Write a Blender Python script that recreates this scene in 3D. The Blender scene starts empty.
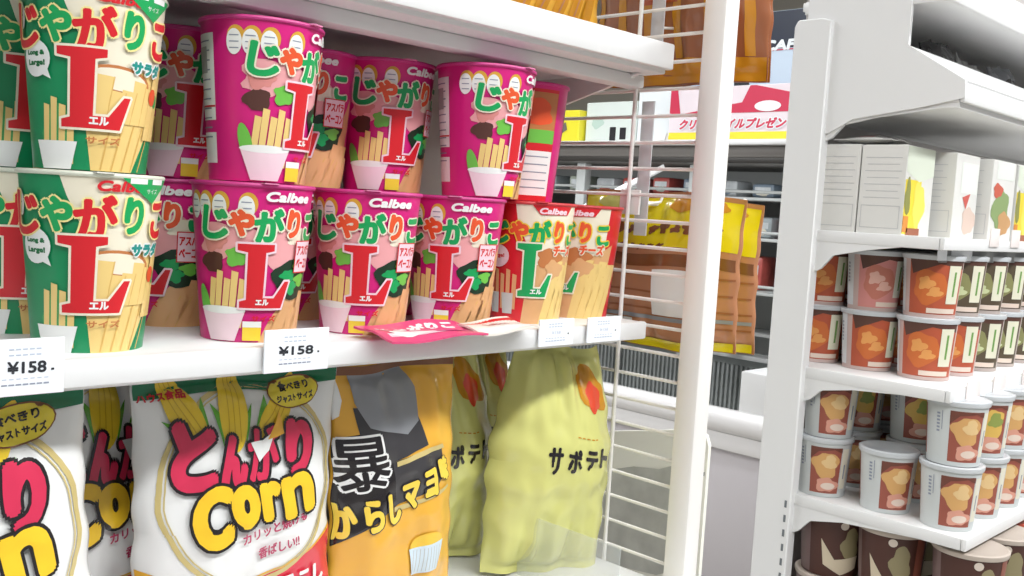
import bpy, bmesh, math, random
from mathutils import Vector, Matrix, noise
random.seed(7)
PI = math.pi
KEEP = set()
H = 1.25                                   # height of the lens above the floor
sc = bpy.context.scene
COL = sc.collection

# ---------------------------------------------------------------- camera
F_PX = 980.0
TH, PT, RO = math.radians(45.3), math.radians(4.7), math.radians(3.4)
def cam_axes():
    F = Vector((math.sin(TH)*math.cos(PT), math.cos(TH)*math.cos(PT), -math.sin(PT)))
    R0 = Vector((math.cos(TH), -math.sin(TH), 0)); U0 = Vector((math.sin(TH)*math.sin(PT), math.cos(TH)*math.sin(PT), math.cos(PT)))
    c, s = math.cos(RO), math.sin(RO)
    return F, R0*c+U0*s, U0*c-R0*s
CF, CR, CU = cam_axes()
cd = bpy.data.cameras.new('camera'); cam = bpy.data.objects.new('camera', cd); COL.objects.link(cam)
m = Matrix((CR, CU, -CF)).transposed().to_4x4(); m.translation = Vector((0, 0, H)); cam.matrix_world = m
cd.sensor_width = 36; cd.lens = F_PX/1024*36; cd.clip_start = 0.02
sc.camera = cam
def on(px, py, ax, val):                    # a pixel of the photograph to the point of a world plane (z relative to lens height)
    r = CF + CR*((px-512)/F_PX) - CU*((py-288)/F_PX)
    return r*(val/r['XYZ'.index(ax)])
def face_cam(x, y, extra=0): return -math.atan2(x, y) + math.radians(extra)

# ---------------------------------------------------------------- materials
MATS = {}
def lin(h):
    h = h.lstrip('#'); o = []
    for i in (0, 2, 4):
        c = int(h[i:i+2], 16)/255; o.append(c/12.92 if c <= .04045 else ((c+.055)/1.055)**2.4)
    return (*o, 1)
def mat(name, hexc, rough=.5, metal=0, bump=0, bscale=40, vary=0, emit=0, alpha=1, coat=0, trans=0):
    if name in MATS: return MATS[name]
    m = bpy.data.materials.new(name); m.use_nodes = True; nt = m.node_tree; b = nt.nodes['Principled BSDF']
    b.inputs['Base Color'].default_value = lin(hexc); b.inputs['Roughness'].default_value = rough; b.inputs['Metallic'].default_value = metal
    b.inputs['Coat Weight'].default_value = coat; b.inputs['Transmission Weight'].default_value = trans
    if alpha < 1: b.inputs['Alpha'].default_value = alpha
    if emit: b.inputs['Emission Color'].default_value = lin(hexc); b.inputs['Emission Strength'].default_value = emit
    if bump or vary:
        tc = nt.nodes.new('ShaderNodeTexCoord'); n = nt.nodes.new('ShaderNodeTexNoise'); n.inputs['Scale'].default_value = bscale; n.inputs['Detail'].default_value = 4
        nt.links.new(tc.outputs['Object'], n.inputs['Vector'])
        if bump:
            bp = nt.nodes.new('ShaderNodeBump'); bp.inputs['Strength'].default_value = bump; bp.inputs['Distance'].default_value = .004
            nt.links.new(n.outputs['Fac'], bp.inputs['Height']); nt.links.new(bp.outputs['Normal'], b.inputs['Normal'])
        if vary:
            mx = nt.nodes.new('ShaderNodeMix'); mx.data_type = 'RGBA'; c = lin(hexc)
            mx.inputs['A'].default_value = tuple(v*(1-vary) for v in c[:3])+(1,); mx.inputs['B'].default_value = tuple(min(1, v*(1+vary)) for v in c[:3])+(1,)
            nt.links.new(n.outputs['Fac'], mx.inputs['Factor']); nt.links.new(mx.outputs['Result'], b.inputs['Base Color'])
    MATS[name] = m; return m
def paper(name, hexc): return mat(name, hexc, .34, coat=.15)
def film(name, hexc): return mat(name, hexc, .24, coat=.5, bump=.12, bscale=18)
WHITE = mat('white_enamel', '#E4E4E3', .4, vary=.02, bscale=6)
WIRE = mat('white_coated_wire', '#ECE9E4', .35)
GREYM = mat('grey_enamel', '#8E908F', .5, vary=.06, bscale=10)
TAG = mat('tag_card', '#EFF2F6', .35); INK = mat('ink', '#22252C', .6); INKG = mat('grey_ink', '#8C93A3', .6); INKF = mat('faint_ink', '#B9C2D2', .6)

# ---------------------------------------------------------------- object helpers
def link(name, me, parent=None, loc=None, rot=None):
    o = bpy.data.objects.new(name, me); COL.objects.link(o)
    if parent: o.parent = parent
    if loc: o.location = loc
    if rot: o.rotation_euler = rot
    return o
def obj(name, bm, mats, parent=None, loc=None, rot=None, smooth=True, sharp=35):
    if id(bm) not in KEEP: bmesh.ops.recalc_face_normals(bm, faces=bm.faces)
    KEEP.discard(id(bm))
    me = bpy.data.meshes.new(name); bm.to_mesh(me); bm.free()
    for mm in (mats if isinstance(mats, (list, tuple)) else [mats]): me.materials.append(mm)
    if smooth:
        for p in me.polygons: p.use_smooth = True
        me.set_sharp_from_angle(angle=math.radians(sharp))
    return link(name, me, parent, loc, rot)
def thing(name, label, cat, loc=(0, 0, 0), rz=0, group=None, rot=None):
    o = link(name, None, None, loc, rot or (0, 0, rz)); o['label'] = label; o['category'] = cat
    if group: o['group'] = group
    return o
def tag(o, label, cat, group=None):
    o['label'] = label; o['category'] = cat
    if group: o['group'] = group
    return o
def struct(o): o['kind'] = 'structure'; return o
def copy_tree(o, parent=None):
    c = o.copy(); COL.objects.link(c); c.parent = parent
    for ch in list(o.children): copy_tree(ch, c)
    return c
def place(o, loc, rot, label, group=None):
    o.location = loc; o.rotation_euler = rot; o['label'] = label
    if group: o['group'] = group
    return o
class Proto:                                # the first placing moves the original itself, later ones copy it
    def __init__(s, root): s.root = root; s.used = False
    def put(s, loc, rot, label, group=None):
        o = s.root if not s.used else copy_tree(s.root); s.used = True
        return place(o, loc, rot, label, group)
def box(bm, x0, x1, y0, y1, z0, z1, bev=0, mi=0):
    vs = [bm.verts.new(p) for p in ((x0,y0,z0),(x1,y0,z0),(x1,y1,z0),(x0,y1,z0),(x0,y0,z1),(x1,y0,z1),(x1,y1,z1),(x0,y1,z1))]
    fs = [bm.faces.new([vs[i] for i in q]) for q in ((0,3,2,1),(4,5,6,7),(0,1,5,4),(1,2,6,5),(2,3,7,6),(3,0,4,7))]
    for f in fs: f.material_index = mi
    if bev:
        es = set(e for f in fs for e in f.edges)
        bmesh.ops.bevel(bm, geom=list(es), offset=bev, segments=2, affect='EDGES', profile=.5)
    return bm
def B(): return bmesh.new()
def bx(*a, **k): return box(B(), *a, **k)
def tube(bm, p, q, r, seg=10, mi=0):
    p, q = Vector(p), Vector(q); d = (q-p).normalized(); a = d.orthogonal().normalized(); b = d.cross(a)
    r1 = [bm.verts.new(p+(a*math.cos(t)+b*math.sin(t))*r) for t in (2*PI*i/seg for i in range(seg))]
    r2 = [bm.verts.new(q+(a*math.cos(t)+b*math.sin(t))*r) for t in (2*PI*i/seg for i in range(seg))]
    for i in range(seg):
        bm.faces.new((r1[i], r1[(i+1) % seg], r2[(i+1) % seg], r2[i])).material_index = mi
    bm.faces.new(r1[::-1]).material_index = mi; bm.faces.new(r2).material_index = mi
    return bm
def lathe(bm, prof, seg=72, mi=0):          # prof: (r, z) from bottom to top
    rings = []
    for r, z in prof:
        rings.append([bm.verts.new((0, 0, z))] if r < 1e-6 else [bm.verts.new((r*math.cos(2*PI*i/seg), r*math.sin(2*PI*i/seg), z)) for i in range(seg)])
    for a, b in zip(rings, rings[1:]):
        for i in range(seg):
            j = (i+1) % seg
            if len(a) == 1: f = bm.faces.new((a[0], b[j], b[i]))
            elif len(b) == 1: f = bm.faces.new((a[i], a[j], b[0]))
            else: f = bm.faces.new((a[i], a[j], b[j], b[i]))
            f.material_index = mi
    return bm
def prism(bm, pts, axis, a, b, mi=0):       # a 2D outline pushed along an axis: 'X' takes (y, z), 'Y' takes (x, z)
    def P(p, k): return (k, p[0], p[1]) if axis == 'X' else (p[0], k, p[1]) if axis == 'Y' else (p[0], p[1], k)
    v1 = [bm.verts.new(P(p, a)) for p in pts]; v2 = [bm.verts.new(P(p, b)) for p in pts]
    n = len(pts)
    fs = [bm.faces.new(v1[::-1]), bm.faces.new(v2)] + [bm.faces.new((v1[i], v1[(i+1) % n], v2[(i+1) % n], v2[i])) for i in range(n)]
    for f in fs: f.material_index = mi
    return bm

# ---------------------------------------------------------------- print: flat artwork wrapped onto surfaces
_txt = {}
def glyphs(s):
    if s in _txt: return _txt[s]
    cu = bpy.data.curves.new('t', 'FONT'); cu.body = s; cu.resolution_u = 4; cu.size = 1
    o = bpy.data.objects.new('t', cu); COL.objects.link(o); bpy.context.view_layer.update()
    me = bpy.data.meshes.new_from_object(o.evaluated_get(bpy.context.evaluated_depsgraph_get()))
    vs = [(v.co.x, v.co.y) for v in me.vertices]; fs = [tuple(p.vertices) for p in me.polygons]
    bpy.data.objects.remove(o); bpy.data.curves.remove(cu); bpy.data.meshes.remove(me)
    x0 = min(v[0] for v in vs); x1 = max(v[0] for v in vs); y0 = min(v[1] for v in vs); y1 = max(v[1] for v in vs)
    vs = [((v[0]-x0)/(x1-x0)-.5, (v[1]-y0)/(y1-y0)-.5) for v in vs]
    _txt[s] = (vs, fs, (x1-x0)/(y1-y0)); return _txt[s]
class Art:
    def __init__(s): s.p = []
    def poly(s, pts, m, L=1): s.p.append(([tuple(p) for p in pts], [tuple(range(len(pts)))], m, L, 0)); return s
    def rect(s, x, y, w, h, m, L=1, rot=0):
        c, sn = math.cos(rot), math.sin(rot)
        return s.poly([(x+a*c-b*sn, y+a*sn+b*c) for a, b in ((-w/2,-h/2),(w/2,-h/2),(w/2,h/2),(-w/2,h/2))], m, L)
    def ell(s, x, y, rx, ry, m, L=1, rot=0, n=22):
        c, sn = math.cos(rot), math.sin(rot)
        return s.poly([(x+rx*math.cos(t)*c-ry*math.sin(t)*sn, y+rx*math.cos(t)*sn+ry*math.sin(t)*c) for t in (2*PI*i/n for i in range(n))], m, L)
    def blob(s, x, y, rx, ry, m, L=1, seed=0, amp=.18, rot=0, n=26):
        rnd = random.Random(seed); ph = [rnd.random()*6 for _ in range(3)]; c, sn = math.cos(rot), math.sin(rot); pts = []
        for i in range(n):
            t = 2*PI*i/n; k = 1+amp*(math.sin(3*t+ph[0])+.6*math.sin(5*t+ph[1])+.4*math.sin(7*t+ph[2]))/1.6
            a, b = rx*k*math.cos(t), ry*k*math.sin(t); pts.append((x+a*c-b*sn, y+a*sn+b*c))
        return s.poly(pts, m, L)
    def text(s, t, x, y, w, h, m, L=4, rot=0, shear=0, bold=0, outline=()):
        vs, fs, asp = glyphs(t)
        if w is None: w = h*asp
        w -= 2*bold; h -= 2*bold
        c, sn = math.cos(rot), math.sin(rot)
        def T(dx, dy): return [(x+dx+(a*w+shear*b*h)*c-b*h*sn, y+dy+(a*w+shear*b*h)*sn+b*h*c) for a, b in vs]
        s.p.append((T(0, 0), fs, m, L, 0))
        for k in range(10 if bold > .001 else 6 if bold else 0): q_ = 2*PI*k/(10 if bold > .001 else 6); s.p.append((T(bold*math.cos(q_), bold*math.sin(q_)), fs, m, L, k+1))
        if bold > .002:
            for k in range(6): s.p.append((T(bold*.5*math.cos(k*PI/3), bold*.5*math.sin(k*PI/3)), fs, m, L, 11+k))
        for j, (d, om) in enumerate(outline):
            for k in range(16 if d > .002 else 10): q_ = 2*PI*k/(16 if d > .002 else 10); s.p.append((T((bold+d)*math.cos(q_), (bold+d)*math.sin(q_)), fs, om, L-.4*(j+1), k))
        return s
    def line(s, pts, w, m, L=2, closed=False):
        n = len(pts)
        for i in range(n if closed else n-1):
            (x0, y0), (x1, y1) = pts[i], pts[(i+1) % n]; d = math.hypot(x1-x0, y1-y0) or 1; nx, ny = -(y1-y0)/d*w/2, (x1-x0)/d*w/2
            ex, ey = (x1-x0)/d*w*.3, (y1-y0)/d*w*.3
            s.poly([(x0-ex+nx, y0-ey+ny), (x0-ex-nx, y0-ey-ny), (x1+ex-nx, y1+ey-ny), (x1+ex+nx, y1+ey+ny)], m, L)
        return s
    def bake(s, bm, mats, warp, du=.0025, dv=.02, off=.00012, clip=None):
        """adds the artwork to bm; mats is the list of the mesh's materials, extended as needed"""
        grp = {}
        for vs, fs, m, L, j in s.p: grp.setdefault((m, L), []).append((vs, fs, j*.04))
        lv_ = sorted(set(round(k[1], 1) for k in grp)); rk = {l_: i_ for i_, l_ in enumerate(lv_)}
        for (m, L), lst in sorted(grp.items(), key=lambda k: k[0][1]):
            t = B(); 
            for vs, fs, jz in lst:
                bv = [t.verts.new((a, b, jz)) for a, b in vs]
                for f in fs:
                    try: t.faces.new([bv[i] for i in f])
                    except ValueError: pass
            bmesh.ops.triangulate(t, faces=[f for f in t.faces if len(f.verts) > 3])
            if clip:
                x0, x1, y0, y1 = clip
                for co, no in (((x0,0,0),(-1,0,0)), ((x1,0,0),(1,0,0)), ((0,y0,0),(0,-1,0)), ((0,y1,0),(0,1,0))):
                    bmesh.ops.bisect_plane(t, geom=t.verts[:]+t.edges[:]+t.faces[:], plane_co=co, plane_no=no, clear_outer=True)
            if not t.verts: t.free(); continue
            for ax, st in ((0, du), (1, dv)):
                lo = min(v.co[ax] for v in t.verts); hi = max(v.co[ax] for v in t.verts); k = math.floor(lo/st)+1
                while k*st < hi:
                    co = [0, 0, 0]; co[ax] = k*st; no = [0, 0, 0]; no[ax] = 1
                    bmesh.ops.bisect_plane(t, geom=t.verts[:]+t.edges[:]+t.faces[:], plane_co=co, plane_no=no); k += 1
            if m not in mats: mats.append(m)
            mi = mats.index(m); vm = {}
            for v in t.verts: vm[v] = bm.verts.new(warp(v.co.x, v.co.y, (rk[round(L, 1)]+1+v.co.z)*off))
            for f in t.faces:
                try: nf = bm.faces.new([vm[v] for v in f.verts]); nf.material_index = mi; nf.smooth = True
                except ValueError: pass
            t.free()

# ---------------------------------------------------------------- room
floorz = 0.0
def noise_floor():
    m = mat('floor_tile', '#B9B5AE', .35, vary=.06, bscale=3)
    return m
struct(obj('floor', bx(-3, 6.2, -3.2, 6.2, -.05, 0), noise_floor(), smooth=False))
struct(obj('ceiling', bx(-3, 6.2, -3.2, 6.2, 2.75, 2.8), mat('ceiling_board', '#D8D6CF', .8), smooth=False))
struct(obj('wall_right', bx(6.0, 6.1, -3.1, 6.1, 0, 2.75), mat('wall_paint', '#C9C4BA', .7, vary=.03, bscale=2), smooth=False))
struct(obj('wall_back', bx(-3, 6.0, 6.0, 6.1, 0, 2.75), MATS['wall_paint'], smooth=False))
lightm = mat('lamp_diffuser', '#F4F8FF', .5, emit=4)
n = 0
lit = []
for (lx, ly, lw, ll, where) in ((.9, -.75, 3.6, .22, 'over the aisle in front of the snack shelves'), (2.1, 1.6, .22, 3.0, 'over the aisle before the freezer'),
                         (4.6, 2.0, .22, 3.0, 'over the far side of the freezer'), (3.4, -.3, 1.6, .22, 'over the front of the soup shelves'), (.2, 2.6, 2.6, .22, 'behind the snack shelves')):
    t = thing('ceiling_light', 'long white strip light on the ceiling ' + where, 'light', (lx, ly, 2.75), 0)
    obj('housing', bx(-lw/2-.02, lw/2+.02, -ll/2-.02, ll/2+.02, -.05, 0, bev=.006), WHITE, t)
    obj('diffuser', bx(-lw/2, lw/2, -ll/2, ll/2, -.07, -.049, bev=.006), lightm, t)
    ld = bpy.data.lights.new('strip_lamp', 'AREA'); ld.shape = 'RECTANGLE'; ld.size = lw; ld.size_y = ll; ld.energy = (24 if 'snack' in where else 15 if 'soup' in where else 4.5)*max(lw, ll); ld.color = (.97, .985, 1)
    lo = bpy.data.objects.new('strip_lamp', ld); COL.objects.link(lo); lo.parent = t; lo.location = (0, 0, -.09)
w = bpy.data.worlds.new('room_air'); w.use_nodes = True; w.node_tree.nodes['Background'].inputs[0].default_value = (.93, .96, 1, 1); w.node_tree.nodes['Background'].inputs[1].default_value = .33
sc.world = w

# ---------------------------------------------------------------- left shelf rack
XE = .742                                   # right end of the shelves
rack = thing('display_rack', 'white wire-sided shop rack holding cup snacks above bagged corn snacks', 'shelf rack', (0, 0, 0))
def shelf_board(parent, x0, x1, yf, yb, zt, lip=.018, thick=.012, name='shelf_board', lipup=0):
    bm = B(); box(bm, x0, x1, yf+.006, yb, zt-thick, zt, bev=.0015)
    box(bm, x0, x1, yf+.03, yf+.05, zt-thick-.012, zt-thick, bev=.002)   # stiffening fold
    o = obj(name, bm, WHITE, parent)
    obj('price_rail', bx(x0, x1+.004, yf, yf+.008, zt-lip, zt+lipup, bev=.002), WHITE, o); return o
shelf_board(rack, -.5, XE, .556, .795, H-.100, lip=.0165)
shelf_board(rack, -.5, XE+.012, .555, .795, H+.148, lip=.012, lipup=.012, thick=.016)
shelf_board(rack, -.5, .755, .40, .795, H-.345, lip=.03)
bm = B(); box(bm, -.5, .752, .80, .812, .02, H+.62, bev=.001)
obj('back_panel', bm, mat('rack_back', '#C4BEBA', .5, vary=.03), rack)
obj('base_plinth', bx(-.5, .75, .42, .80, 0, .1, bev=.003), WHITE, rack)
for zt, d in ((H+.131, .035), (H-.114, .03)):
    bm = prism(B(), [(.575, zt), (.793, zt), (.793, zt-d-.012), (.70, zt-d), (.60, zt-.008)], 'X', XE-.01, XE-.006)
    obj('shelf_bracket', bm, WHITE, rack, smooth=False)
side = B()
XG = .762
zk = [H+.0695+.025*k for k in range(-17, 20)]
for z in zk: tube(side, (XG, .515, z), (XG, .80, z), .0017, 8)
for y in (.598, .708, .795): tube(side, (XG-.004, y, zk[0]), (XG-.004, y, zk[-1]), .0021, 8)
obj('wire_side_panel', side, WIRE, rack)
bm = bx(XG-.012, XG+.012, .497, .522, .02, H+.75, bev=.005)
obj('front_post', bm, WIRE, rack)
bm = bx(XG-.012, XG+.012, .79, .815, .02, H+.62, bev=.004)
obj('rear_post', bm, WIRE, rack)
bm = bx(XG-.004, XG+.002, .515, .80, H-.358, H-.352, bev=.001)
obj('grid_foot_rail', bm, WIRE, rack)
# clear divider on the lowest shelf
bm = bx(.655, .657, .50, .62, H-.345, H-.285, bev=.0005)
tag(obj('shelf_divider', bm, mat('clear_plastic', '#DDE6E2', .15, alpha=.22)), 'clear plastic divider on the lowest shelf below the pale green bags', 'divider')

# ---------------------------------------------------------------- snack cups
CH, R0, R1 = .105, .0315, .0405
RM = .0365
def cup_warp(u, v, e):
    a = u/RM; r = R0+(R1-R0)*v/CH + e
    return (r*math.sin(a), -r*math.cos(a), v)
C_ = dict(green='#0B8A55', magenta='#D41C7C', red='#D4202A', dgreen='#17713F', orange='#E4582E', cream='#EEE6CF', stick='#EBCB80', stick2='#D9AE5E',
          white='#EEEFEC', pink='#EBA6A8', bacon='#D98C86', tan='#DCA975', brown='#C27A46', lgreen='#6FBF4A', ink='#3A3038', yel='#F1D03C', bgreen='#12A257', palep='#F0D3DC')
M = {k: paper('print_'+k, v) for k, v in C_.items()}
def big_L(a, x, y, w, h, m, om, L=5):
    out = [(-.5,1),(.28,1),(.28,.9),(.1,.87),(.08,.16),(.34,.16),(.6,.42),(.72,.42),(.55,0),(-.45,0),(-.45,.1),(-.3,.13),(-.28,.87),(-.5,.9)]
    P = [(x+p[0]*w, y+(p[1]-.0)*h) for p in out]
    cx, cy = x, y+h*.45
    a.line(P, .0028, om, L-.3, closed=True); a.poly(P, m, L)
def jagariko(a, cols, outl, x0=-.044, y=.081, step=.0205, size=.0225, L=6, rise=.0):
    for i, ch in enumerate('じゃがりこ'):
        k = .82 if ch == 'ゃ' else .88 if ch in 'りこ' else 1
        w_ = size*(.62 if ch == 'り' else .8 if ch == 'こ' else 1)*k
        a.text(ch, x0+i*step, y+(.0015 if i % 2 else -.001)+rise*i-(1-k)*.008, w_, size*1.12*k, cols[i], L, rot=(-.12, .05, .1, -.04, .06)[i], bold=.0011, outline=((.0011, outl),))
def sticks(a, x0, x1, y0, y1, n, m, m2, lean=.012, L=2, seed=1):
    r = random.Random(seed)
    for i in range(n):
        x = x0+(x1-x0)*i/max(1, n-1); w_ = (x1-x0)/n*.62+.0012; yt = y1-r.random()*.012
        P = [(x-w_*.8, y0), (x+w_*.8, y0), (x+w_+lean, yt), (x-w_+lean, yt+.001)]
        a.poly(P, m, L+.01*i); a.line([P[1], P[2]], .0008, m2, L+.012*i)
def nutrition(a, x, w_=.022, y0=.012, y1=.098, L=1.5):
    a.rect(x, (y0+y1)/2+.012, w_, (y1-y0)-.03, M['white'], L)
    a.rect(x, y0+.009, w_, .02, M['white'], L)
    a.rect(x, .048, w_, .0012, M['red'], L+.5)
    for k in range(11):
        a.rect(x-.001+.0008*(k % 3), y1-.008-.0062*k, w_*(.72-.06*(k % 3)), .0009, INKG, L+.5)
    a.rect(x-.002, .078, w_*.55, .017, mat('print_greyblock', '#A9A8A6', .5), L+.6)
def oval_row(a, xs, y, L=2, ring=True):
    for k, x in enumerate(xs):
        if ring: a.ell(x+.001, y+.003, .0058, .0075, mat('print_gold', '#D9A63A', .4), L)
        a.ell(x, y, .005, .0082, M['white'], L+.3)
        for q in range(3): a.rect(x, y-.004+.004*q, .006, .0007, INKG, L+.5)
def art_green():
    a = Art()
    a.poly([(-.022,.1045),(.050,.1045),(.052,.07),(.050,.05),(.030,.03),(.0,.04),(-.004,.062),(-.012,.078),(-.018,.092)], M['cream'], 1)
    a.poly([(-.004,.0),(.024,.0),(.034,.02),(.046,.045),(.05,.065),(.034,.062),(.012,.048),(.0,.05),(-.008,.03)], M['stick'], 1.2)
    for k in range(5): a.line([(.002+.007*k, .001), (.012+.0085*k, .05)], .001, M['stick2'], 1.6)
    a.poly([(.026,.0),(.046,.0),(.05,.026),(.044,.03),(.036,.018)], M['green'], 1.4)
    a.ell(.012, .053, .021, .008, M['brown'], 2.2, rot=-.1); a.ell(.012, .053, .0185, .0062, M['cream'], 2.4, rot=-.1)
    sticks(a, .0, .03, .028, .056, 5, M['stick'], M['stick2'], lean=.003, L=3)
    sticks(a, .034, .048, .02, .066, 3, M['stick'], M['stick2'], lean=.008, L=3.5, seed=4)
    a.ell(.0375, .046, .0042, .005, M['orange'], 4.4); a.ell(.0425, .044, .003, .004, M['bgreen'], 4.2)
    a.text('Calbee', .012, .0985, .030, .0065, M['red'], 5, shear=.25, bold=.0004)
    a.poly([(.008,.1045),(.048,.1045),(.036,.095),(.030,.089),(.022,.094)], M['bgreen'], 6)
    for k in range(2): a.rect(.019+.015*k, .1022, .011, .0032, M['white'], 6.3)
    a.text('サイズ', .029, .0965, .009, .003, M['white'], 6.4)
    jagariko(a, [M['red'], M['bgreen'], M['red'], M['bgreen'], M['red']], mat('print_paleyellow', '#F3E59A', .35), L=7)
    big_L(a, -.006, .024, .033, .045, M['red'], M['cream'], 8)
    a.text('エル', .0, .0285, .011, .005, M['white'], 8.5, bold=.0003)
    a.text('サラダ', .029, .0615, .024, .008, mat('print_teal', '#1E8F86', .4), 8, bold=.0006, outline=((.0009, M['white']),))
    a.text('サイズ', .003, .0175, .020, .0045, M['brown'], 8, bold=.0002)
    a.ell(-.0375, .062, .0105, .0105, M['white'], 5); a.poly([(-.033,.053),(-.027,.0505),(-.029,.056)], M['white'], 5)
    a.text('Long &', -.0375, .0648, .014, .0036, M['dgreen'], 5.5, bold=.0003); a.text('Large!', -.0372, .0592, .0135, .0042, M['dgreen'], 5.5, bold=.0003)
    for x in (-.050, -.0565): a.ell(x, .0865, .0036, .0078, M['white'], 4); a.rect(x, .0865, .003, .0007, INKG, 4.4)
    a.blob(-.024, .020, .010, .016, mat('print_leaf', '#3F9B57', .4), 3, seed=5)
    for k in range(4): a.poly([(-.035+.0055*k, .004), (-.031+.0055*k, .003), (-.029+.0052*k, .036+.004*(k % 2)), (-.033+.0052*k, .037+.004*(k % 2))], M['stick'], 3.4+.02*k)
    a.poly([(-.040,.016),(-.012,.016),(-.016,.0),(-.036,.0)], M['white'], 3.8)
    nutrition(a, -.092); nutrition(a, .088)
    return a
def art_pink():
    a = Art()
    a.poly([(.022,.035),(.040,.050),(.052,.072),(.054,.05),(.046,.0),(-.002,.0),(.006,.016)], M['tan'], 1)
    a.blob(-.026, .0685, .022, .011, M['pink'], 2, 3, .25, rot=.15); a.blob(-.034, .066, .008, .006, M['bacon'], 2.4, 8, .3)
    a.blob(-.018, .057, .008, .006, M['lgreen'], 2.6, 4, .25); a.blob(-.036, .053, .009, .007, mat('print_umber', '#55322B', .4), 2.2, 6, .15)
    a.blob(.018, .062, .019, .017, M['pink'], 2, 5, .2); a.blob(.026, .071, .010, .006, M['cream'], 2.3, 9, .25)
    a.blob(.024, .043, .018, .014, mat('print_deepgreen', '#16321F', .4), 2.5, 2, .12)
    for q, (x, y) in enumerate(((.018,.045),(.027,.052),(.021,.037),(.031,.042))): a.blob(x, y, .0062, .0045, M['lgreen' if q % 2 else 'bgreen'], 3, q+20, .3)
    sticks(a, .008, .046, .0, .034, 5, M['tan'], M['stick2'], lean=.012, L=2.7, seed=2)
    oval_row(a, (-.051, -.041, -.030, -.013), .089, 2)
    a.text('Calbee', .014, .0975, .032, .0068, M['white'], 5, shear=.25, bold=.0005)
    jagariko(a, [M['bgreen'], M['orange'], M['bgreen'], M['orange'], M['bgreen']], M['cream'], x0=-.0325, step=.0168, y=.0795, size=.0195, L=7)
    big_L(a, -.003, .0235, .029, .0425, M['red'], M['palep'], 8)
    a.text('エル', -.001, .0275, .009, .0042, M['white'], 8.5, bold=.0003)
    a.rect(.031, .058, .0195, .022, M['red'], 8); a.rect(.031, .058, .018, .0205, M['palep'], 8.2)
    a.text('アスパラ', .031, .0625, .0165, .007, M['red'], 8.5, bold=.0003); a.text('ベーコン', .031, .0535, .0165, .007, M['red'], 8.5, bold=.0003)
    for k in range(5): a.poly([(-.041+.0055*k, .01), (-.0365+.0055*k, .01), (-.0325+.0052*k, .042+.005*(k % 2)), (-.037+.0052*k, .043+.005*(k % 2))], M['stick'], 3.2+.02*k)
    a.ell(-.043, .025, .0045, .013, M['lgreen'], 3.6, rot=.25)
    a.poly([(-.047,.022),(-.012,.021),(-.019,.001),(-.039,.001)], M['palep'], 4); a.ell(-.0295, .0215, .0178, .0026, M['white'], 4.2)
    a.rect(-.007, .0075, .013, .012, M['yel'], 4.4); a.rect(-.007, .0125, .013, .004, M['white'], 4.6)
    a.text('サイズ', .001, .0165, .017, .0042, M['red'], 6, bold=.0002)
    nutrition(a, -.079, .024)
    # back of the cup: a framed picture above a white table
    a.rect(.094, .05, .046, .1, M['red'], 1); a.rect(.094, .075, .040, .044, M['brown'], 1.4); a.rect(.094, .058, .040, .012, M['lgreen'], 1.6)
    a.blob(.094, .079, .015, .012, M['orange'], 1.7, 5, .2); a.rect(.094, .025, .040, .040, M['white'], 1.5)
    for k in range(5): a.rect(.094, .012+.007*k, .032, .0009, INKG, 2)
    return a
def art_red():
    a = Art()
    a.poly([(-.020,.1045),(.042,.1045),(.040,.07),(.044,.04),(.02,.03),(-.01,.04),(-.01,.07),(-.018,.09)], M['cream'], 1)
    a.poly([(-.012,.0),(.040,.0),(.046,.045),(.05,.07),(.03,.06),(-.006,.05)], M['tan'], 1.3)
    sticks(a, .010, .044, .0, .058, 5, M['stick'], M['stick2'], lean=.014, L=2, seed=3)
    a.blob(.012, .058, .013, .008, M['brown'], 3, 4, .25); a.blob(.018, .048, .010, .008, M['tan'], 3.2, 8, .25)
    a.poly([(-.008,.1045),(.032,.1045),(.026,.0955),(.0,.095)], M['red'], 4); a.text('Calbee', .012, .0985, .026, .0055, M['palep'], 5, shear=.25, bold=.0004)
    jagariko(a, [M['bgreen'], M['orange'], M['bgreen'], M['orange'], M['bgreen']], M['yel'], x0=-.034, step=.0175, y=.080, size=.0195, L=7)
    big_L(a, -.004, .024, .026, .046, M['bgreen'], M['cream'], 8)
    a.text('エル', .001, .0285, .011, .0045, M['white'], 8.5, bold=.0003)
    a.text('チーズ', .026, .065, .024, .010, M['orange'], 8, bold=.0006, outline=((.001, M['cream']),))
    a.ell(-.036, .058, .0115, .010, M['palep'], 5); a.text('Large!', -.036, .058, .014, .0045, M['red'], 5.5, bold=.0002)
    for k in range(5): a.poly([(-.046+.006*k, .012), (-.042+.006*k, .012), (-.041+.006*k, .042+.004*(k % 2)), (-.045+.006*k, .043+.004*(k % 2))], M['tan'], 3.2+.02*k)
    for x in (-.041, -.026): a.poly([(x-.006, .026), (x+.006, .026), (x+.005, .008), (x-.005, .008)], mat('print_silver', '#C9CFC9', .4), 3.6)
    nutrition(a, -.079, .024); nutrition(a, .082, .024)
    return a
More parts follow.
